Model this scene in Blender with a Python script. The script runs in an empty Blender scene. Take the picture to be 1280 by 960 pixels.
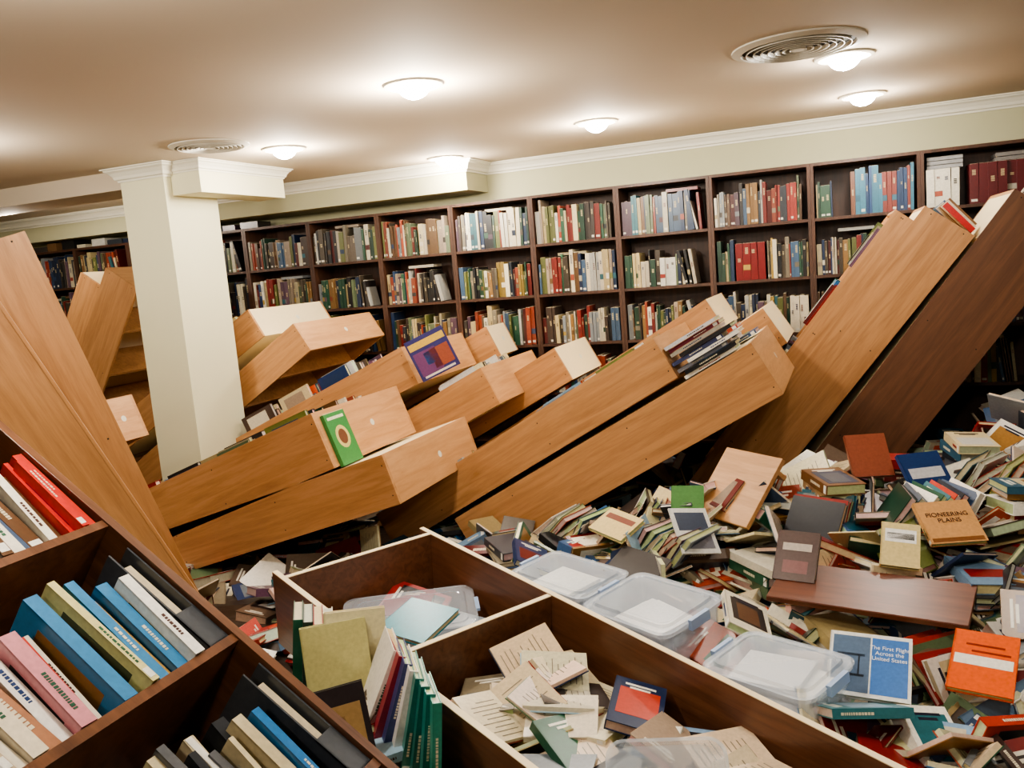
import bpy, math, random
from mathutils import Vector, Matrix
rnd=random.Random(11)
V=Vector
CEIL=2.42
# ------------------------------------------------------------------ helpers
def lin(c):
    return tuple((x/12.92 if x<=0.04045 else ((x+0.055)/1.055)**2.4) for x in [v/255 for v in c])
def frame(o,x,y,z):
    m=Matrix((V(x),V(y),V(z))).transposed().to_4x4(); m.translation=V(o); return m
def newmat(name):
    m=bpy.data.materials.new(name); m.use_nodes=True
    return m,m.node_tree,m.node_tree.nodes['Principled BSDF']
def wood(name,c1,c2,rough=0.42,scale=1.0,axis='z'):
    m,nt,b=newmat(name)
    tc=nt.nodes.new('ShaderNodeTexCoord'); mp=nt.nodes.new('ShaderNodeMapping')
    mp.inputs['Scale'].default_value=(14*scale,14*scale,1.1*scale) if axis=='z' else (1.4*scale,14*scale,14*scale)
    oi=nt.nodes.new('ShaderNodeObjectInfo'); mu=nt.nodes.new('ShaderNodeMath'); mu.operation='MULTIPLY'; mu.inputs[1].default_value=37
    cb=nt.nodes.new('ShaderNodeCombineXYZ')
    nt.links.new(oi.outputs['Random'],mu.inputs[0]); nt.links.new(mu.outputs[0],cb.inputs[0]); nt.links.new(mu.outputs[0],cb.inputs[2]); nt.links.new(cb.outputs[0],mp.inputs['Location'])
    n=nt.nodes.new('ShaderNodeTexNoise'); n.inputs['Scale'].default_value=2.2; n.inputs['Detail'].default_value=6; n.inputs['Distortion'].default_value=0.9
    n2=nt.nodes.new('ShaderNodeTexNoise'); n2.inputs['Scale'].default_value=22; n2.inputs['Detail'].default_value=3
    mx=nt.nodes.new('ShaderNodeMath'); mx.operation='MULTIPLY_ADD'; mx.inputs[1].default_value=0.3
    r=nt.nodes.new('ShaderNodeValToRGB'); r.color_ramp.elements[0].position=0.40; r.color_ramp.elements[1].position=0.82
    r.color_ramp.elements[0].color=(*lin(c2),1); r.color_ramp.elements[1].color=(*lin(c1),1)
    nt.links.new(tc.outputs['Object'],mp.inputs[0]); nt.links.new(mp.outputs[0],n.inputs[0]); nt.links.new(mp.outputs[0],n2.inputs[0])
    nt.links.new(n2.outputs[0],mx.inputs[0]); nt.links.new(n.outputs[0],mx.inputs[2])
    nt.links.new(mx.outputs[0],r.inputs[0]); nt.links.new(r.outputs[0],b.inputs['Base Color'])
    b.inputs['Roughness'].default_value=rough
    return m
def plain(name,c,rough=0.6,noise=0.0,scale=30,bump=0.0):
    m,nt,b=newmat(name)
    b.inputs['Roughness'].default_value=rough
    n=nt.nodes.new('ShaderNodeTexNoise'); n.inputs['Scale'].default_value=scale; n.inputs['Detail'].default_value=4
    tc=nt.nodes.new('ShaderNodeTexCoord'); nt.links.new(tc.outputs['Object'],n.inputs[0])
    r=nt.nodes.new('ShaderNodeValToRGB')
    k=noise; L=lin(c)
    r.color_ramp.elements[0].color=(*[v*(1-k) for v in L],1); r.color_ramp.elements[1].color=(*[min(1,v*(1+k)) for v in L],1)
    nt.links.new(n.outputs[0],r.inputs[0]); nt.links.new(r.outputs[0],b.inputs['Base Color'])
    if bump:
        bp=nt.nodes.new('ShaderNodeBump'); bp.inputs['Strength'].default_value=bump; nt.links.new(n.outputs[0],bp.inputs['Height']); nt.links.new(bp.outputs[0],b.inputs['Normal'])
    return m
def emis(name,c,s):
    m,nt,b=newmat(name); b.inputs['Emission Color'].default_value=(*c,1); b.inputs['Emission Strength'].default_value=s; b.inputs['Base Color'].default_value=(1,1,1,1)
    return m
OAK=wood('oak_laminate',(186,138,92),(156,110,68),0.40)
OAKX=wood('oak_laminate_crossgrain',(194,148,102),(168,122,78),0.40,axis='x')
OAKD=wood('oak_laminate_shaded',(108,72,48),(82,52,34),0.45)  # oak with shade painted into its colour, for the rightmost toppled case
WAL=wood('walnut_laminate',(112,74,50),(78,49,32),0.32)
WALD=wood('dark_walnut',(74,46,32),(48,30,20),0.45)
CREAM=plain('cream_edge',(226,208,170),0.5,0.05)
WALL=plain('wall_paint',(172,169,138),0.8,0.03,8)
CEILM=plain('ceiling_paint',(190,176,156),0.85,0.02,3)
TRIM=plain('white_trim',(208,205,190),0.5,0.02)
COLM=plain('column_paint',(208,204,174),0.7,0.02,8)
CARPET=plain('carpet',(80,64,48),0.95,0.3,150,0.3)
METAL=plain('vent_white',(184,178,164),0.5,0.03)
DARK=plain('vent_dark',(30,27,24),0.8,0.03)
BULB=emis('bulb_glow',(1.0,0.97,0.92),160)
BOOK,nt,b=newmat('book_cloth_and_paper')
at=nt.nodes.new('ShaderNodeAttribute'); at.attribute_name='Col'
nz=nt.nodes.new('ShaderNodeTexNoise'); nz.inputs['Scale'].default_value=90; nz.inputs['Detail'].default_value=3
mr=nt.nodes.new('ShaderNodeMapRange'); mr.inputs['To Min'].default_value=0.7; mr.inputs['To Max'].default_value=1.12
mm=nt.nodes.new('ShaderNodeVectorMath'); mm.operation='MULTIPLY'
tc=nt.nodes.new('ShaderNodeTexCoord'); nt.links.new(tc.outputs['Object'],nz.inputs[0])
nt.links.new(nz.outputs[0],mr.inputs[0]); nt.links.new(at.outputs['Color'],mm.inputs[0]); nt.links.new(mr.outputs[0],mm.inputs[1])
nt.links.new(mm.outputs[0],b.inputs['Base Color']); b.inputs['Roughness'].default_value=0.3
PLAS,nt,b=newmat('clear_plastic'); b.inputs['Base Color'].default_value=(0.80,0.89,1.0,1); b.inputs['Roughness'].default_value=0.14
b.inputs['Alpha'].default_value=0.32; b.inputs['Coat Weight'].default_value=.7

class MB:
    def __init__(s): s.v=[];s.f=[];s.c=[];s.m=[]
    def box(s,M,a,b,col=(1,1,1),mi=0):
        n=len(s.v)
        x0,y0,z0=a;x1,y1,z1=b
        for p in ((x0,y0,z0),(x1,y0,z0),(x1,y1,z0),(x0,y1,z0),(x0,y0,z1),(x1,y0,z1),(x1,y1,z1),(x0,y1,z1)):
            s.v.append(M@V(p))
        for q in ((0,3,2,1),(4,5,6,7),(0,1,5,4),(1,2,6,5),(2,3,7,6),(3,0,4,7)):
            s.f.append(tuple(n+i for i in q)); s.c.append(col); s.m.append(mi)
    def quadpts(s,pts,col,mi=0):
        n=len(s.v); s.v+= [V(p) for p in pts]; s.f.append(tuple(range(n,n+len(pts)))); s.c.append(col); s.m.append(mi)
    def obj(s,name,mats,M=None,bevel=0):
        me=bpy.data.meshes.new(name); me.from_pydata([tuple(v) for v in s.v],[],s.f)
        at=me.color_attributes.new('Col','FLOAT_COLOR','CORNER')
        buf=[]
        for f,c in zip(s.f,s.c):
            for _ in f: buf+= [c[0],c[1],c[2],1.0]
        at.data.foreach_set('color',buf)
        for m in mats: me.materials.append(m)
        me.polygons.foreach_set('material_index',s.m)
        me.update()
        o=bpy.data.objects.new(name,me); bpy.context.collection.objects.link(o)
        if M is not None: o.matrix_world=M
        if bevel:
            bv=o.modifiers.new('b','BEVEL'); bv.width=bevel; bv.segments=2
        return o
I4=Matrix.Identity(4)
# ------------------------------------------------------------------ books
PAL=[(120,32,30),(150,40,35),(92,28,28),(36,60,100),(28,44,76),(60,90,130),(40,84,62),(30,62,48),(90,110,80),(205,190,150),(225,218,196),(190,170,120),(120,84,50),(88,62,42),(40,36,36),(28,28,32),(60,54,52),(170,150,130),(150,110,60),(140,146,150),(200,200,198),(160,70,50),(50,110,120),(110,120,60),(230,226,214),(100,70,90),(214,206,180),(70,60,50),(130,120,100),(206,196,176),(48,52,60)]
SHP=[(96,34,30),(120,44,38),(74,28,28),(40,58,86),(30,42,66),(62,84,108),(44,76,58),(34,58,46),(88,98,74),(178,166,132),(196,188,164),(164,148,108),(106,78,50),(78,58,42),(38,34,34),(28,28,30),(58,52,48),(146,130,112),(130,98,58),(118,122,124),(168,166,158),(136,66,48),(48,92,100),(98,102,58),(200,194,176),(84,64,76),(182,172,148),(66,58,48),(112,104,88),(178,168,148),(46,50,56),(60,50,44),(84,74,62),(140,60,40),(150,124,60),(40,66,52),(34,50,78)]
BRIGHT=PAL+[(214,90,36),(30,130,130),(40,110,180),(235,232,224),(238,234,226),(222,190,60),(190,36,36),(60,150,80),(226,220,200),(150,180,200),(232,228,218),(120,150,180)]
HEAPP=PAL+[(235,232,224),(226,220,200),(150,180,200),(232,228,218),(120,150,180),(190,80,44),(40,100,150),(46,50,60),(90,100,112),(60,80,110),(176,60,44),(160,130,90),(196,180,150),(110,90,74),(130,140,150),(52,96,120),(30,50,90),(140,36,32),(24,90,110),(60,44,40)]
def pick(p=PAL):
    c=p[rnd.randrange(len(p))]; k=rnd.uniform(0.82,1.12)
    return lin([min(255,v*k) for v in c])
PAGE=lin((214,200,170))
def book(mb,M,w,h,t,cover,art=None,pages=None):
    pages=pages or (*[v*rnd.uniform(0.65,1.1) for v in PAGE],)
    ct=min(0.003,t*0.15)
    mb.box(M,(0,0,0),(w,h,ct),cover); mb.box(M,(0,0,t-ct),(w,h,t),cover)
    mb.box(M,(-0.001,0,0),(ct,h,t),cover)
    mb.box(M,(ct,0.004,ct),(w-0.004,h-0.004,t-ct),pages)
    if art is None: art=rnd.random()
    if art<0.75:
        c2=pick(HEAPP)
        a=rnd.uniform(.08,.25);bb=rnd.uniform(.5,.9);z=t
        if art<0.5: mb.box(M,(w*.12,h*a,z),(w*.9,h*bb,z+.0006),c2)
        if art<0.3: mb.box(M,(w*.25,h*(a+.05),z),(w*.75,h*(bb-.12),z+.001),pick(HEAPP))
        ink=lin((235,230,215)) if sum(cover)<.9 else lin((40,40,60))
        mb.box(M,(w*.2,h*.85,z),(w*.8,h*.89,z+.001),ink); mb.box(M,(w*.3,h*.78,z),(w*.7,h*.82,z+.0012),ink)
        mb.box(M,(w*.12,h*.15,-.0006),(w*.9,h*.8,0),c2)
        if art<.3: mb.box(M,(w*.55,h*.06,-.001),(w*.85,h*.14,0),lin((240,240,236)))
    if t>.012 and rnd.random()<.75:
        c3=lin((225,215,190)) if sum(cover)<1 else lin(rnd.choice([(70,40,35),(30,60,110),(150,40,40),(40,90,70)]))
        z0=rnd.uniform(.15,.5); z1=z0+rnd.uniform(.2,.4)
        zz=z0
        while zz<z1:
            L=rnd.uniform(.012,.035); mb.box(M,(-.0018,h*zz,t*.36),(-.001,h*(zz+L),t*.62),c3); zz+=L+.01
        if rnd.random()<.6: mb.box(M,(-.0018,h*.03,t*.1),(-.001,h*.11,t*.9),lin((238,236,228)))
def openbook(mb,M,w,h,cover):
    for sg in (-1,1):
        R=M@Matrix.Rotation(sg*rnd.uniform(.08,.5)*-1,4,'Y')
        if sg<0: R=R@Matrix.Scale(-1,4,V((1,0,0)))
        t=rnd.uniform(.006,.018)
        mb.box(R,(0,0,0),(w+.004,h,.003),cover)
        mb.box(R,(0,.003,.003),(w,h-.003,.003+t),(*[v*rnd.uniform(.85,1.1) for v in PAGE],))
        for k in range(9):
            yy=h*(.1+.085*k); mb.box(R,(w*.14,yy,.0035+t),(w*rnd.uniform(.6,.88),yy+.003,.004+t),lin((130,122,106)))
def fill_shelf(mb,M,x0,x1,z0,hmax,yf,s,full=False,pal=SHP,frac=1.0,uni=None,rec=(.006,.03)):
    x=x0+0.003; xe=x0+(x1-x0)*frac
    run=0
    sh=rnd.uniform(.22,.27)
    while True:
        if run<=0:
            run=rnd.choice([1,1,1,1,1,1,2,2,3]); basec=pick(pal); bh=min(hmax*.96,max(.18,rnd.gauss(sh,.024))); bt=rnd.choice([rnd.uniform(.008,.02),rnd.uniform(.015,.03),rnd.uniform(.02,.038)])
        run-=1
        t=bt*rnd.uniform(.9,1.1); h=bh*rnd.uniform(.98,1.01); c=basec
        if uni: c,h,t=uni[0],uni[1],uni[2]
        if x+t>xe: break
        dp=rnd.uniform(.13,.17) if h<.22 else rnd.uniform(.16,.2)
        yo=yf+s*rnd.uniform(*rec)
        lean=0
        if xe-x<.10 and frac<1: lean=-rnd.uniform(.05,.25)
        B=M@Matrix.Translation((x,yo,z0))@Matrix.Rotation(lean+rnd.gauss(0,.010),4,'Y')
        if full:
            Bk=B@frame((0,0,0),(0,s,0),(0,0,1),(1,0,0))
            book(mb,Bk,dp,h,t,c)
        else:
            y0,y1=(0,dp) if s>0 else (-dp,0)
            mb.box(B,(0,y0,0),(t,y1,h),c)
            mb.box(B,(.002,y0+.004,h),(t-.002,y1-.004,h+.001),PAGE)
            yy=(0,-.0012) if s>0 else (0,.0012)
            dk=sum(c)<.7
            if rnd.random()<.7:
                c3=lin((186,170,130)) if dk else lin(rnd.choice([(90,40,35),(40,50,80),(30,30,30)]))
                a=rnd.uniform(.45,.75); e=a+rnd.uniform(.06,.2)
                while a<e:
                    mb.box(B,(t*.3,min(yy),h*a),(t*.7,max(yy),h*(a+.022)),c3); a+=.036
            if rnd.random()<.25:
                c3=pick(pal); mb.box(B,(0,min(yy)*.9,h*.28),(t,max(yy)*.9,h*.42),c3)
            if rnd.random()<.35: mb.box(B,(t*.15,min(yy),h*.05),(t*.85,max(yy),h*.11),lin((196,192,180)))
        x+=t+.0008+(abs(lean)*.04)
# ------------------------------------------------------------------ bookcase
def bookcase(name,M,w,d,h,shelves,side=OAK,inner=OAK,top=None,back=None,edge=None,flip=False,sticker=False,t=.02):
    mb=MB(); top_i,back_i,edge_i=2,3,4
    F=(lambda y:d-y) if flip else (lambda y:y)
    def bx(x0,y0,z0,x1,y1,z1,mi):
        a,b2=sorted((F(y0),F(y1))); mb.box(I4,(x0,a,z0),(x1,b2,z1),(1,1,1),mi)
    bx(0,0,0,t,d,h,0); bx(w-t,0,0,w,d,h,0)
    bx(t,0,h-t,w-t,d,h,top_i); bx(t,.0,.07,w-t,d,.07+t,1); bx(t,.03,0,w-t,.045,.07,1)
    bx(t,d-.01,0.0,w-t,d-.002,h-t,back_i)
    for z in shelves: bx(t,.004,z,w-t,d-.01,z+t,1)
    if edge:
        e=.003
        bx(0,-e,0,t,0,h,edge_i); bx(w-t,-e,0,w,0,h,edge_i); bx(t,-e,h-t,w-t,0,h,edge_i); bx(t,-e,.07,w-t,0,.07+t,edge_i)
        for z in shelves: bx(t,.004-e,z,w-t,.004,z+t,edge_i)
    if sticker:
        n=14; cx,cy=w*.55,d*.5
        pts=[(cx+.018*math.cos(2*math.pi*i/n),cy+.018*math.sin(2*math.pi*i/n),h+.0012) for i in range(n)]
        mb.quadpts(pts,(1,1,1),5)
    for z in [h-.03]+list(shelves)[::2]:
        for yy in (.05,d-.05): mb.box(I4,(-.0008,yy-.003,z+.006),(0,yy+.003,z+.012),(1,1,1),6)
    return mb.obj(name,[side,inner,top or (OAKX if side is OAK else side),back or inner,edge or side,TRIM,DARK],M,bevel=.0012)
def tilt_frame(clr,th,y,h,yaw=0):
    th=math.radians(th); u=V((math.cos(th),0,math.sin(th))); yv=V((-math.sin(th),0,math.cos(th)))
    o=V((clr[0],y,clr[1]))-u*h
    return frame(o,(0,1,0),yv,u)
# ------------------------------------------------------------------ room
def slab(name,a,b,mat):
    mb=MB(); mb.box(I4,a,b); return mb.obj(name,[mat])
slab('floor',(-9.5,-3,-.1),(3.4,6.4,0),CARPET)
slab('ceiling',(-9.5,-3,CEIL),(3.4,6.4,CEIL+.1),CEILM)
slab('wall_back',(-9.5,6.32,0),(3.4,6.45,CEIL),WALL)
slab('wall_right',(3.4,-3,0),(3.5,6.4,CEIL),WALL)
slab('wall_left',(-9.6,-3,0),(-9.5,6.4,CEIL),WALL)
slab('wall_front',(-9.5,-3.1,0),(3.4,-3,CEIL),WALL)
slab('wall_soffit',(-9.5,5.92,2.2),(-2.62,6.32,CEIL),WALL)
PROF=[(0,-.085),(.010,-.085),(.012,-.074),(.024,-.068),(.030,-.05),(.048,-.028),(.064,-.018),(.067,-.010),(.08,-.008),(.08,0)]
def moulding_rect(name,x0,y0,x1,y1,z,prof=PROF):
    mb=MB(); rings=[]
    for o,dz in prof: rings.append([(x0-o,y0-o,z+dz),(x1+o,y0-o,z+dz),(x1+o,y1+o,z+dz),(x0-o,y1+o,z+dz)])
    for a,b2 in zip(rings,rings[1:]):
        for i in range(4): mb.quadpts([a[i],a[(i+1)%4],b2[(i+1)%4],b2[i]],(1,1,1))
    return mb.obj(name,[TRIM])
moulding_rect('trim_1',-9.8,6.32,3.8,6.6,CEIL-.001)
moulding_rect('trim_2',-9.8,5.92,-2.62,6.6,CEIL-.0015)
mb=MB(); mb.box(I4,(-4.28,4.25,0),(-3.93,4.72,CEIL)); mb.box(I4,(-3.93,4.31,2.22),(-3.70,5.16,CEIL))
col=mb.obj('square_column',[COLM])
m1=moulding_rect('capital_moulding',-4.28,4.25,-3.93,4.72,CEIL-.001); m1.parent=col
m2=moulding_rect('beam_moulding',-3.94,4.31,-3.70,5.16,CEIL-.001,[(o*.7,z*.8) for o,z in PROF]); m2.parent=col
slab('ceiling_beam',(-9.5,4.3,2.30),(-4.28,4.68,CEIL),CEILM)
def torus_rings(mb,c,specs,seg=40,mi=0):
    for prof in specs:
        for j in range(len(prof)-1):
            for i in range(seg):
                a0=2*math.pi*i/seg;a1=2*math.pi*(i+1)/seg
                p=[]
                for (r,z),a in ((prof[j],a0),(prof[j],a1),(prof[j+1],a1),(prof[j+1],a0)):
                    p.append((c[0]+r*math.cos(a),c[1]+r*math.sin(a),c[2]+z))
                mb.quadpts(p,(1,1,1),mi)
def lamp(x,y,power=30,on=True):
    mb=MB()
    torus_rings(mb,(x,y,CEIL),[[(.132,0),(.128,-.009),(.112,-.013),(.090,-.008),(.074,-.001)]],mi=0)
    torus_rings(mb,(x,y,CEIL),[[(.074*math.cos(k*math.pi/12),-.001-.062*math.sin(k*math.pi/12)) for k in range(7)]],seg=24,mi=1)
    o=mb.obj('recessed_ceiling_light',[METAL,BULB])
    ld=bpy.data.lights.new('bulb','POINT'); ld.energy=power*1.38; ld.color=(1,.89,.745); ld.shadow_soft_size=.045
    lo=bpy.data.objects.new('bulb_light',ld); bpy.context.collection.objects.link(lo); lo.location=(x,y,CEIL-.12); lo.parent=o
for x,y,pw in [(-1.73,3.43,42),(-3.13,4.41,28),(-2.67,5.69,20),(-1.375,5.09,24),(.105,5.5,12),(.01,4.29,9),(-5.9,4.74,26),
             (-1.6,1.3,42),(-4.1,2.85,36),(.6,1.9,24),(-.3,-1.0,22),(-6.5,1.5,20),(-3.5,-1.2,16)]:
    lamp(x,y,pw)
def vent(x,y,R):
    mb=MB()
    torus_rings(mb,(x,y,CEIL),[[(R,0),(R,-.006),(R*.86,-.016),(R*.84,-.004)]],mi=0)
    torus_rings(mb,(x,y,CEIL),[[(R*.85,-.002),(.001,-.002)]],mi=1)
    k=.76
    while k>.1:
        torus_rings(mb,(x,y,CEIL),[[(R*k,-.004),(R*(k+.02),-.020),(R*(k+.03),-.020),(R*(k+.01),-.004)]],mi=0); k-=.11
    torus_rings(mb,(x,y,CEIL),[[(R*.1,-.02),(.001,-.02)]],mi=0)
    mb.obj('round_ceiling_vent',[METAL,DARK])
vent(-3.32,3.98,.22); vent(-.17,3.92,.27)
# ------------------------------------------------------------------ wall bookcases
WB=MB()
xs=[.438+.651*k for k in range(-12,4)]
for i,x in enumerate(xs):
    M=frame((x,6.0,0),(1,0,0),(0,1,0),(0,0,1))
    bookcase('wall_bookcase',M,.65,.3,2.11,[.245+.0,.617,.99,1.362,1.735],side=WALD,inner=WALD)
    for z in (.617,.99,1.362,1.735):
        fr=rnd.choice([1,1,1,.96,.85]); uni=None
        if z>1.7 and i==12:
            fill_shelf(WB,M,.03,.25,z+.02,.34,0,1,uni=(lin((206,202,186)),.23,.045))
            fill_shelf(WB,M,.27,.63,z+.02,.34,0,1,uni=(lin((84,26,30)),.24,.05))
            for k in range(3): WB.box(M@Matrix.Translation((.04,.05,z+.255+.026*k)),(0,0,0),(.2,.2,.022),lin((140,140,140)))
            for k in range(2): WB.box(M@Matrix.Translation((.42,.05,z+.265+.026*k)),(0,0,0),(.2,.2,.022),lin((120,116,112)))
            continue
        if 1.3<z<1.5 and i==10:
            fill_shelf(WB,M,.03,.15,z+.02,.34,0,1); fill_shelf(WB,M,.15,.36,z+.02,.34,0,1,uni=(lin((110,22,24)),.25,.048)); fill_shelf(WB,M,.36,.63,z+.02,.34,0,1); continue
        if z>1.7 and i==11:
            fill_shelf(WB,M,.03,.14,z+.02,.34,0,1,frac=1); fill_shelf(WB,M,.24,.63,z+.02,.34,0,1,pal=[(50,100,120),(30,60,100),(60,120,130),(140,60,50),(110,70,50)]); continue
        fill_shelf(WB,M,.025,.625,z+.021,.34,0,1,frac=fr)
        if rnd.random()<.35: WB.box(M@Matrix.Translation((rnd.uniform(.1,.35),.05,z+.295)),(0,0,0),(.22,.15,.02),pick(SHP))
for k in range(14):
    x=-7.3+k*.19; WB.box(frame((x,6.05,2.115),(1,0,0),(0,1,0),(0,0,1)),(0,0,0),(rnd.uniform(.1,.19),.18,rnd.uniform(.02,.08)),pick(SHP))
WB.obj('shelved_books',[BOOK])
# ------------------------------------------------------------------ toppled bookcases
FB=MB()
def unit(clr,th,y,d,w,h,flip=False,top=None,side=OAK,fill=None,back=CREAM,sh=None,sticker=True,rec=(-.05,.02)):
    M=tilt_frame(clr,th,y,h)
    sh=sh or [h*k/5 for k in range(1,5)]
    bookcase('toppled_bookcase',M,w,d,h,sh,side=side,inner=side,top=top,back=back,flip=flip,sticker=sticker)
    if fill:
        zs=[.07]+list(sh)
        for k in fill:
            if k<len(zs):
                if flip: fill_shelf(FB,M,.022,w-.022,zs[k]+.022,.3,d,-1,frac=rnd.uniform(.6,1),full=True,pal=HEAPP,rec=rec)
                else: fill_shelf(FB,M,.022,w-.022,zs[k]+.022,.3,0,1,frac=.9,full=True)
    return M
U1a=unit((-2.336,.709),20,3.40,.29,.85,1.8,flip=True,fill=[0,1,2,3,4],rec=(-.035,.03))
U1b=unit((-1.992,.539),17,3.40,.25,.95,1.75)
U2a=unit((-1.946,.804),26,4.60,.245,.90,1.75,flip=True,fill=[1,2,4],rec=(-.06,.02))
U2l=unit((-2.48,.94),23,4.60,.25,.9,1.75,flip=True,fill=[1,2,3],rec=(-.10,-.0))
M1=unit((-3.38,1.16),32,4.80,.22,1.0,1.9)
M2=unit((-3.79,1.27),30,4.85,.22,.9,1.9,flip=True,top=CREAM,fill=[2,3,4])
U3a=unit((-.775,1.01),29.5,4.05,.225,.9,1.9,flip=True,fill=[1,3,4],rec=(-.02,.03))
U3b=unit((-.291,.919),29.2,4.05,.28,.9,1.85)
U4a=unit((.615,1.565),52.2,5.02,.29,.8,1.95)
U4c=unit((.33,1.67),52.2,5.02,.11,.8,1.95,flip=True,fill=[2,3,4],rec=(-.03,.0))
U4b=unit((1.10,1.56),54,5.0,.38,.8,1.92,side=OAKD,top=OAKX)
V1=unit((-4.92,1.67),57,4.9,.33,.9,1.95)
V2=unit((-3.86,.80),20,3.5,.26,.28,1.8)
E6=unit((-5.30,1.70),57,4.95,.25,.9,1.95,top=CREAM,flip=True,fill=[3,4])
E1=unit((-1.62,.875),28,5.02,.23,.7,1.7,top=CREAM)
E2=unit((-2.31,.99),25,5.54,.23,.36,1.7,top=CREAM)
E3=unit((-.675,1.15),30,5.02,.2,.7,1.8,top=CREAM)
E4=unit((-.33,1.05),32,5.02,.24,.7,1.8,top=CREAM)
g=V((-.76,.65,0)).normalized()
def left_unit(B,T,off):
    B=V(B);T=V(T);u=(T-B).normalized(); o=B-u*(B.z/u.z)+g*off
    return frame(o,g,u.cross(g),u)
ML=left_unit((-2.34,2.4,.537),(-2.58,2.117,1.858),0)
bookcase('toppled_bookcase',ML,.8,.30,1.93,[.4,.78,1.16,1.54],side=OAK,inner=OAK,back=OAK)
ML2=left_unit((-2.377,2.356,.653),(-2.65,2.04,1.633),-.075)
mb=MB(); mb.box(I4,(0,0,0),(.03,.42,1.93)); mb.box(I4,(-.004,.0,0),(0,.012,1.93)); mb.box(I4,(-.004,.30,0),(0,.312,1.93))
mb.obj('loose_oak_side_panel',[OAK],ML2,bevel=.002)
# ------------------------------------------------------------------ foreground left bookcase
th=math.radians(36.6); u=V((-math.cos(th),0,math.sin(th)))
w0=.72; oF=V((-.37,1.3-w0,.335))
MF=frame(oF,(0,1,0),(-math.sin(th),0,-math.cos(th)),u)
t0=(.30)/math.sin(th)+.035
shF=[1.507-t0-.75, 1.507-t0-.375, 1.507-t0, 1.884-t0, 2.25-t0]
bookcase('tipped_walnut_bookcase',MF,w0,.29,2.28-t0+.35,shF,side=WAL,inner=WAL,back=WAL)
FG=MB()
WH=[(236,232,222),(240,238,232),(226,214,190),(200,180,150),(196,60,50),(90,130,150),(230,224,206),(150,160,120),(210,140,150),(170,120,90),(222,200,130),(210,222,215)]
HUE=[(196,40,34),(222,190,60),(232,226,210),(90,60,36),(190,50,40),(190,176,150),(176,30,30),(60,80,110)]
GRE=[(60,66,70),(36,110,170),(90,92,96),(235,232,224),(210,196,160),(40,44,50),(196,206,190)]
SET=[(218,210,150),(214,208,160),(200,160,90),(226,220,180),(60,130,180),(236,232,224),(240,238,230),(190,80,60),(232,226,214)]
for z,pl in ((shF[3],[(HUE,.03,.70)]),(shF[2],[(WH,.03,.42),(SET,.43,.64)]),(shF[1],[(GRE,.03,.60)]),(shF[0],[(GRE,.03,.69)])):
    for p,xa,xb in pl:
        x=xa
        while x<xb-.03:
            t=rnd.uniform(.010,.030); h=rnd.uniform(.21,.285); dp=rnd.uniform(.17,.22)
            ln=rnd.gauss(0.0,.03)+(.05 if x>.3 else -.05)
            B=MF@Matrix.Translation((x,rnd.uniform(.0,.05),z+.022))@Matrix.Rotation(ln,4,'Y')
            book(FG,B@frame((0,0,0),(0,1,0),(0,0,1),(1,0,0)),dp,h,t,lin(p[rnd.randrange(len(p))]))
            x+=t+.0015
for zz in (shF[2],shF[1]):
    B=MF@Matrix.Translation((.645,.01,zz+.022))
    for a,b2 in (((0,0,0),(.004,.22,.29)),((.048,0,0),(.052,.22,.29)),((0,.216,0),(.052,.22,.29)),((0,0,0),(.052,.22,.004)),((0,0,0),(.052,.004,.10))): FG.box(B,a,b2,lin((70,74,80)))
    FG.box(B,(.01,.02,.006),(.04,.2,.26),PAGE)
FG.obj('books_in_tipped_bookcase',[BOOK])
# ------------------------------------------------------------------ centre bookcase lying on its back
uC=V((.86,-.504,-.085)).normalized(); vC=V((.505,.863,0)); vC=(vC-uC*vC.dot(uC)).normalized()
WC=.70;HC=2.28
BC=V((-2.12,2.59,.5))+vC*WC
MC=frame(BC,-vC,uC.cross(-vC),uC)
bookcase('fallen_walnut_bookcase',MC,WC,.30,HC,[.86],side=WAL,inner=WAL,back=WAL,edge=CREAM,t=.022)
CB=MB()
def scatter_local(mb,M,x0,x1,z0,z1,yb,n,layers,pal=HEAPP):
    for k in range(n):
        x=rnd.uniform(x0,x1); z=rnd.uniform(z0,z1); hgt=layers*k/n
        yaw=rnd.uniform(0,6.28)
        R=M@Matrix.Translation((x,yb-.03-hgt,z))@frame((0,0,0),(1,0,0),(0,0,1),(0,-1,0))@Matrix.Rotation(yaw,4,'Z')@Matrix.Rotation(rnd.gauss(0,.2),4,'X')@Matrix.Rotation(rnd.gauss(0,.2),4,'Y')@Matrix.Translation((-.08,-.11,0))
        if rnd.random()<.12: openbook(mb,R,.15,.22,pick(pal))
        else: book(mb,R,rnd.uniform(.15,.2),rnd.uniform(.21,.27),rnd.uniform(.014,.04),pick(pal))
scatter_local(CB,MC,.17,.53,.2,.70,.29,10,.05)
scatter_local(CB,MC,.17,.53,1.04,2.1,.29,62,.14)
CB.obj('books_in_fallen_bookcase',[BOOK])
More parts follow.
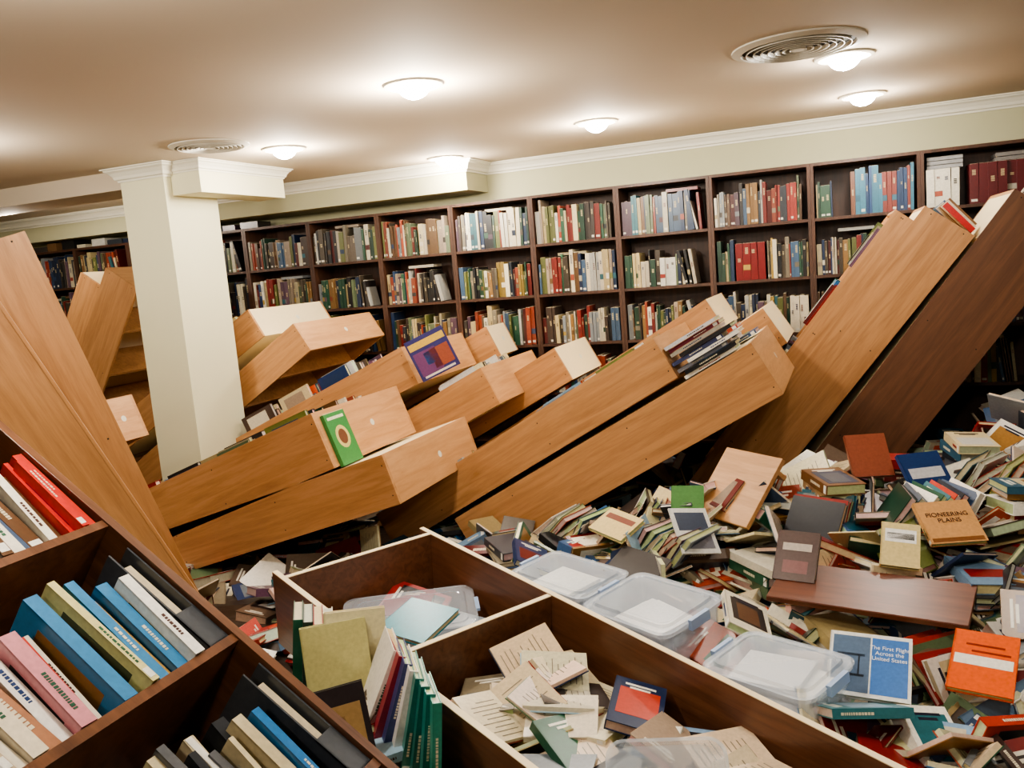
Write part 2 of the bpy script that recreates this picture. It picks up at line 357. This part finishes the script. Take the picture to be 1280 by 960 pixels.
# ------------------------------------------------------------------ heap of books
def inC(x,y,m=0):
    p=V((x,y,0))-V((BC.x,BC.y,0)); a=p.dot(V((uC.x,uC.y,0)).normalized()); bb=p.dot(-V((vC.x,vC.y,0)).normalized())
    return -m<a<HC+m and -m<bb<WC+m
def inF(x,y): return x<.15 and y<1.5
def heap(x,y):
    return .15+.30*math.exp(-((x+.1)**2/.5+(y-4.05)**2/.4))+.78*math.exp(-((x-1.5)**2/.9+(y-4.9)**2/1.3))+.18*math.exp(-((x+1.0)**2/.5+(y-3.7)**2/.12))+.18*math.exp(-((x-.6)**2/.4+(y-3.5)**2/.3))+.26*math.exp(-((x+1.4)**2/.14+(y-1.85)**2/.05))+.04*math.sin(5*x+1)*math.sin(6*y)
HP=MB()
nx,ny=45,50
gx=[-3.80+ i*(6.9/nx) for i in range(nx+1)]; gy=[1.45+j*(4.5/ny) for j in range(ny+1)]
def gz(x,y):
    if inC(x,y,.12) or inF(x,y): return .004
    return heap(x,y)*.62
for i in range(nx):
    for j in range(ny):
        P=[(gx[i],gy[j]),(gx[i+1],gy[j]),(gx[i+1],gy[j+1]),(gx[i],gy[j+1])]
        HP.quadpts([(a,b2,gz(a,b2)) for a,b2 in P],lin((60,50,42)))
def place(mb,x,y,z,yaw,tx,ty,w,h,t,c,op=False,art=None):
    M=Matrix.Translation((x,y,z))@Matrix.Rotation(yaw,4,'Z')@Matrix.Rotation(tx,4,'X')@Matrix.Rotation(ty,4,'Y')
    if op: openbook(mb,M@Matrix.Translation((0,-h/2,0)),w,h,c)
    else: book(mb,M@Matrix.Translation((-w/2,-h/2,-t/2)),w,h,t,c,art)
cnt=0
TOT=2900
while cnt<TOT:
    x=rnd.uniform(-3.65,2.7); y=rnd.uniform(1.5,5.75)
    if cnt%3==0: x=rnd.uniform(-1.4,1.6); y=rnd.uniform(1.9,3.9)
    if x< -2.4 and rnd.random()<.6: continue
    if x>.42*y+.5: continue
    if inC(x,y,.10) or inF(x,y): continue
    k=.45+.6*cnt/TOT; hz=heap(x,y)*k
    tmax=.14+.22*min(1,hz/.3)
    tx=rnd.gauss(0,tmax); ty=rnd.gauss(0,tmax)
    if rnd.random()<.12: ty+=rnd.choice([-1,1])*rnd.uniform(.6,1.3); hz+=.03
    big=rnd.random()<.2
    w=rnd.uniform(.13,.18);h=w*rnd.uniform(1.3,1.55);t=rnd.choice([rnd.uniform(.008,.02),rnd.uniform(.02,.038),rnd.uniform(.03,.055)])
    if big: w*=1.25; h*=1.15; t*=.6
    ext=.5*(w*abs(math.sin(ty))+h*abs(math.sin(tx)))+t*.5
    z=max(hz,ext+.004)
    place(HP,x,y,z,rnd.uniform(0,6.28),tx,ty,w,h,t,pick(HEAPP),op=rnd.random()<.08)
    cnt+=1
for (cx,cy,yaw,n) in [(.15,3.55,.3,9),(.45,3.9,-.4,8),(-.15,3.55,1.2,7),(.75,3.3,.9,9),(.3,2.75,2.3,6),(-.55,3.75,.6,8),(-1.35,3.75,-.3,8),(.9,3.9,.1,9),(.55,2.5,.5,5),(-1.0,3.85,.2,7),(.55,3.0,1.4,8),(-.8,3.5,-.5,8)]:
    for k in range(n):
        d=V((math.cos(yaw),math.sin(yaw),0))*k*.03
        place(HP,cx+d.x,cy+d.y,heap(cx,cy)+.08,yaw+rnd.gauss(0,.08),0,math.radians(-50-rnd.uniform(-14,14)),.16,.23,.026,pick(HEAPP))
for (cx,cy,n) in [(.62,3.62,5),(-.1,3.75,4),(.95,3.5,5),(-.35,3.38,3),(.42,3.25,3),(1.0,4.2,5),(.2,4.15,4),(.7,2.75,3),(-.05,2.95,3),(.5,4.3,5),(-1.5,3.55,3)]:
    z=heap(cx,cy)*.95; yaw=rnd.uniform(0,3.14)
    for k in range(n):
        t=rnd.uniform(.02,.045); place(HP,cx+rnd.gauss(0,.015),cy+rnd.gauss(0,.015),z+t/2,yaw+rnd.gauss(0,.15),.06,.05,.17,.24,t,pick(HEAPP)); z+=t+.002
for (x,y,z,yw,ty) in [(-1.32,3.32,.34,.4,.5),(-.82,3.22,.36,1.2,-.4),(-.36,2.88,.33,.2,.5),(-.0,2.42,.28,2.0,.4),(-.45,2.78,.25,.9,-.5)]:
    place(HP,x,y,z,yw,.1,ty,.16,.23,.028,pick(HEAPP))
HP.obj('heap_of_books',[BOOK])
# ------------------------------------------------------------------ books left on / in toppled units
B=U1a@Matrix.Translation((.05,-.01,1.803))
FB.box(B,(0,0,0),(.18,.27,.02),lin((60,132,70))); FB.box(B,(.003,.003,.003),(.177,.273,.017),PAGE)
ctr=B@Matrix.Translation((.09,.14,.0205))
FB.quadpts([ctr@V((.055*math.cos(a*math.pi/9),.06*math.sin(a*math.pi/9),0)) for a in range(18)],lin((205,190,120)))
FB.quadpts([ctr@V((.035*math.cos(a*math.pi/9),.04*math.sin(a*math.pi/9),.0006)) for a in range(18)],lin((110,70,50)))
FB.box(B,(.02,.235,.02),(.16,.25,.0207),lin((225,220,190)))
rx=V((.80,.42,.36)).normalized(); up=V((-.28,-.12,.95)); up=(up-rx*up.dot(rx)).normalized()
B=frame(V((-2.40,4.52,.96)),rx,up,rx.cross(up))
book(FB,B,.25,.26,.025,lin((58,54,110)),art=.9)
for a,b2,c,d,cc in ((.04,.74,.96,.90,(216,180,80)),(.06,.1,.62,.66,(110,66,110)),(.45,.15,.94,.62,(150,80,60)),(.3,.3,.5,.6,(60,90,150)),(.1,.04,.9,.09,(220,210,200))): FB.box(B,(.25*a,.26*b2,.025),(.25*c,.26*d,.0262),lin(cc))
CS=[(230,228,220),(30,32,36),(150,150,160),(236,232,220),(60,66,100),(40,40,44),(210,205,190),(120,40,60),(200,200,205)]
for k in range(9):
    B=U3b@Matrix.Translation((.02+rnd.uniform(0,.05),.285+.021*k,1.50+rnd.uniform(-.03,.05)))@frame((0,0,0),(1,0,0),(0,0,-1),(0,1,0))@Matrix.Translation((0,-.28,0))
    book(FB,B,.2,.28,.018,lin(CS[k]))
for k in range(9):
    B=U3b@Matrix.Translation((.28+rnd.uniform(0,.3),.29+.024*(k%4),1.45+.07*(k//4)))@frame((0,0,0),(1,0,0),(0,0,-1),(0,1,0))@Matrix.Translation((0,-.25,0))
    book(FB,B,.19,.26,.02,pick(BRIGHT))
for k in range(7):
    B=U4a@Matrix.Translation((.05+.09*k,.02,1.955))@Matrix.Rotation(.2,4,'X')
    FB.box(B,(0,0,0),(.03,.2,.03+.02*(k%3)),pick(BRIGHT))
for k in range(5):
    B=U4b@Matrix.Translation((.03+.05*k,.15,1.925))@Matrix.Rotation(-.1,4,'Y')
    book(FB,B@frame((0,0,0),(0,1,0),(0,0,1),(1,0,0)),.17,.06+.01*k,.035,lin([(230,226,214),(236,232,222),(60,60,66),(200,190,170),(226,222,210)][k]),art=.9)
FB.obj('books_on_toppled_bookcases',[BOOK])
# ------------------------------------------------------------------ plastic boxes
def rr(w,d,r,z,n=5):
    pts=[]
    for cx,cy,a0 in ((w/2-r,d/2-r,0),(-w/2+r,d/2-r,90),(-w/2+r,-d/2+r,180),(w/2-r,-d/2+r,270)):
        for k in range(n+1):
            a=math.radians(a0+90*k/n); pts.append(V((cx+r*math.cos(a),cy+r*math.sin(a),z)))
    return pts
def loft(mb,rings,cap0=True,cap1=True,mi=0,col=(1,1,1)):
    n=len(rings[0])
    for a,b2 in zip(rings,rings[1:]):
        for i in range(n): mb.quadpts([a[i],a[(i+1)%n],b2[(i+1)%n],b2[i]],col,mi)
    if cap0: mb.quadpts(rings[0],col,mi)
    if cap1: mb.quadpts(rings[-1],col,mi)
LATCH=plain('blue_white_latch',(150,172,206),.35,.02)
def plasbox(loc,yaw,tx,ty,w=.42,d=.30,h=.16,tub=True,lid=True,fillc=True):
    mb=MB()
    if tub:
        loft(mb,[rr(w*.88,d*.86,.03,0),rr(w*.92,d*.9,.035,.02),rr(w*.96,d*.95,.04,h*.9),rr(w*1.0,d*1.0,.045,h*.9),rr(w,d,.045,h*.97),rr(w*.94,d*.93,.038,h*.97),rr(w*.9,d*.88,.03,.012)],cap1=True)
        if fillc:
            for k in range(6):
                R=Matrix.Translation((rnd.uniform(-.06,.03),rnd.uniform(-.04,.0),.015+.019*k*h/.16))@Matrix.Rotation(rnd.uniform(-.2,.2),4,'Z')
                mb.box(R,(-.1,-.08,0),(.12,.1,.016*h/.16),lin(rnd.choice([(235,235,230),(225,225,225),(180,190,200),(200,180,140),(170,180,190)])),1)
    if lid:
        loft(mb,[rr(w*1.03,d*1.04,.05,h*.93),rr(w*1.04,d*1.05,.05,h*1.01),rr(w*1.0,d*1.0,.045,h*1.04),rr(w*.9,d*.86,.04,h*1.04),rr(w*.88,d*.83,.04,h*1.10),rr(w*.82,d*.75,.035,h*1.10),rr(w*.80,d*.72,.03,h*1.07)],cap0=False)
        for sx in (-1,1): mb.box(Matrix.Translation((sx*w*.53,0,h*.85)),(-.008,-.05,0),(.008,.05,h*.22),(1,1,1),2)
    M=Matrix.Translation(loc)@Matrix.Rotation(yaw,4,'Z')@Matrix.Rotation(tx,4,'X')@Matrix.Rotation(ty,4,'Y')
    return mb.obj('plastic_storage_box',[PLAS,BOOK,LATCH],M)
plasbox((-1.08,3.12,.23),-.5,.08,.0,.44,.28,.13)
plasbox((-.68,2.88,.20),-.5,.10,.0,.40,.33,.17)
plasbox((-.22,2.55,.19),-.50,.10,-.05,.38,.27,.15)
plasbox((-.47,1.95,.26),.3,1.0,.1,.30,.24,.12,lid=False,fillc=False)
plasbox((-1.62,2.75,.26),.5,.08,0,.50,.34,.05,tub=False)
# ------------------------------------------------------------------ boards
mb=MB(); mb.box(I4,(-.32,-.13,0),(.32,.13,.02)); mb.box(I4,(-.32,-.133,.001),(.32,-.13,.019))
mb.obj('loose_walnut_shelf_board',[wood('walnut_board',(104,58,36),(78,41,26),.35,axis='x')],Matrix.Translation((.04,3.05,.37))@Matrix.Rotation(-.22,4,'Z')@Matrix.Rotation(.16,4,'X'),bevel=.002)
mb=MB(); mb.box(I4,(-.17,-.17,0),(.17,.17,.022)); mb.box(I4,(-.17,.10,-.05),(.17,.12,0))
mb.obj('loose_oak_shelf_board',[OAKX],Matrix.Translation((-.47,3.72,.56))@Matrix.Rotation(-.7,4,'Z')@Matrix.Rotation(.85,4,'X'),bevel=.002)
# ------------------------------------------------------------------ hero books on top of the heap
def hero(name,loc,yaw,tx,ty,w,h,t,cover,deco):
    mb=MB()
    M=Matrix.Translation(loc)@Matrix.Rotation(yaw,4,'Z')@Matrix.Rotation(tx,4,'X')@Matrix.Rotation(ty,4,'Y')@Matrix.Translation((-w/2,-h/2,0))
    book(mb,I4,w,h,t,lin(cover),art=.9)
    for (a,b2,c,d,col) in deco: mb.box(I4,(w*a,h*b2,t),(w*c,h*d,t+.0008),lin(col))
    return mb.obj(name,[BOOK],M),w,h,t
def title(parent,txt,size,x,y,t,col):
    cu=bpy.data.curves.new('title','FONT'); cu.body=txt; cu.size=size; cu.align_x='CENTER'; cu.extrude=.0004
    cu.materials.append(plain('ink',col,.6)); o=bpy.data.objects.new('title',cu); bpy.context.collection.objects.link(o)
    o.parent=parent; o.location=(x,y,t+.002)
h1,w,h,t=hero('flight_history_book',(.03,2.60,.32),-.1,.6,0,.23,.21,.02,(236,236,232),[(.04,.06,.5,.94,(90,112,140)),(.52,.06,.96,.94,(70,120,190)),(.10,.30,.44,.34,(50,54,60)),(.10,.62,.44,.66,(50,54,60)),(.16,.32,.18,.64,(60,62,66)),(.36,.32,.38,.64,(60,62,66)),(.24,.40,.30,.54,(190,190,186))])
title(h1,'The First Flight\nAcross the\nUnited States',.018,w*.735,h*.76,t,(236,240,245))
h2,w,h,t=hero('orange_book',(.34,2.66,.33),-.25,.45,0,.17,.22,.02,(222,92,30),[(.05,.42,.95,.58,(238,234,225)),(.3,.64,.9,.67,(120,30,20)),(.2,.75,.8,.78,(120,30,20))])
h3,w,h,t=hero('pioneering_plains_book',(.32,3.38,.53),.35,.6,0,.2,.19,.02,(206,156,104),[(.04,.03,.96,.12,(130,84,50))])
title(h3,'PIONEERING\nPLAINS',.027,w*.5,h*.62,t,(60,30,20))
hero('grey_brown_book',(-.20,3.17,.45),-.2,.9,0,.15,.19,.025,(92,76,74),[(.15,.6,.85,.75,(190,180,170)),(.2,.15,.8,.4,(130,90,90))])
hero('green_book',(-.68,3.62,.50),.1,.9,0,.14,.18,.02,(84,132,76),[])
hero('teal_book',(-1.47,2.55,.36),-.3,.25,0,.24,.2,.02,(20,130,150),[])
hero('blue_novel',(.28,3.75,.60),.5,.8,0,.18,.24,.02,(34,60,110),[(.1,.5,.9,.7,(200,200,205))])
hero('red_brown_book',(.06,3.9,.66),.3,.9,0,.17,.2,.02,(140,76,56),[])
hero('white_catalogue',(-.62,3.40,.46),.5,.7,.2,.17,.22,.008,(216,216,212),[(.1,.5,.9,.9,(60,70,90)),(.1,.1,.9,.4,(120,120,130))])
hero('cream_guidebook',(-.95,3.42,.46),-.6,.4,.1,.2,.15,.02,(212,190,130),[(.1,.6,.9,.8,(120,60,40))])
hero('barcoded_book',(.15,3.25,.48),-.1,.7,.1,.13,.18,.02,(214,196,140),[(.1,.55,.9,.85,(240,240,238)),(.15,.62,.85,.76,(40,40,40))])
# standing books between the foreground cases
ST=MB()
cr=V((.82,.57,0)).normalized(); cn=V((.57,-.82,0)).normalized()
def facing(p,w,h,t,c,roll=0,lean=.12,deco=()):
    M=frame(p,cr,(0,0,1),cn)@Matrix.Rotation(roll,4,'Z')@Matrix.Rotation(-lean,4,'X')@Matrix.Translation((-w/2,0,0))
    book(ST,M,w,h,t,lin(c),art=.9)
    for (a,b2,cc,d,col) in deco: ST.box(M,(w*a,h*b2,t),(w*cc,h*d,t+.0008),lin(col))
def spine(p,w,h,t,c,roll=0,yaw=0):
    M=Matrix.Translation(p)@Matrix.Rotation(yaw,4,'Z')@frame((0,0,0),-cn,(0,0,1),cr)@Matrix.Rotation(roll,4,'X')@Matrix.Translation((0,0,-t/2))
    book(ST,M,w,h,t,lin(c),art=.9)
facing((-1.42,1.98,.37),.19,.24,.02,(196,190,132),.03,.15)
facing((-1.40,2.03,.38),.18,.25,.02,(216,208,166),-.06,.1)
for k,c in enumerate([(30,84,62),(40,60,50),(150,40,36),(226,220,200)]): spine((-1.66+.045*k,2.08-.01*k,.34),.17,.22,.03,c,.12)
for k,c in enumerate([(236,230,220),(150,50,60),(60,70,120),(232,228,222),(36,120,110),(24,110,100),(30,130,120),(60,150,130)]):
    spine((-1.28+.040*k,1.86-.018*k,.33-.008*k),.18,.27,.024,c,.45-.05*k,rnd.gauss(0,.06))
facing((-1.24,1.72,.37),.15,.19,.02,(50,46,50),.1,.25,[(.1,.1,.9,.75,(170,140,96)),(.3,.2,.6,.6,(110,60,50))])
for k in range(9):
    place(ST,-1.45+rnd.uniform(-.2,.3),1.75+rnd.uniform(-.1,.15),.30+rnd.uniform(0,.06),rnd.uniform(0,6),rnd.gauss(0,.3),rnd.gauss(0,.3),.16,.23,.025,pick(BRIGHT))
ST.obj('leaning_books',[BOOK])
# ------------------------------------------------------------------ world + camera
wd=bpy.data.worlds.new('world'); bpy.context.scene.world=wd; wd.use_nodes=True
wd.node_tree.nodes['Background'].inputs[0].default_value=(1,.95,.85,1); wd.node_tree.nodes['Background'].inputs[1].default_value=.02
try: bpy.context.scene.view_settings.look='AgX - Medium High Contrast'
except Exception as e: print(e)
f=1060; al=math.radians(22); p=math.radians(7.8); r=math.radians(4.75)
F=V((-math.sin(al)*math.cos(p),math.cos(al)*math.cos(p),-math.sin(p)))
R0=V((math.cos(al),math.sin(al),0)); U0=R0.cross(F)
R=R0*math.cos(r)-U0*math.sin(r); U=U0*math.cos(r)+R0*math.sin(r)
cd=bpy.data.cameras.new('camera'); cam=bpy.data.objects.new('camera',cd); bpy.context.collection.objects.link(cam)
cd.sensor_width=36; cd.lens=36*f/1280; cd.clip_start=.02
cam.matrix_world=frame((0,0,1.6),R,U,-F)
bpy.context.scene.camera=cam
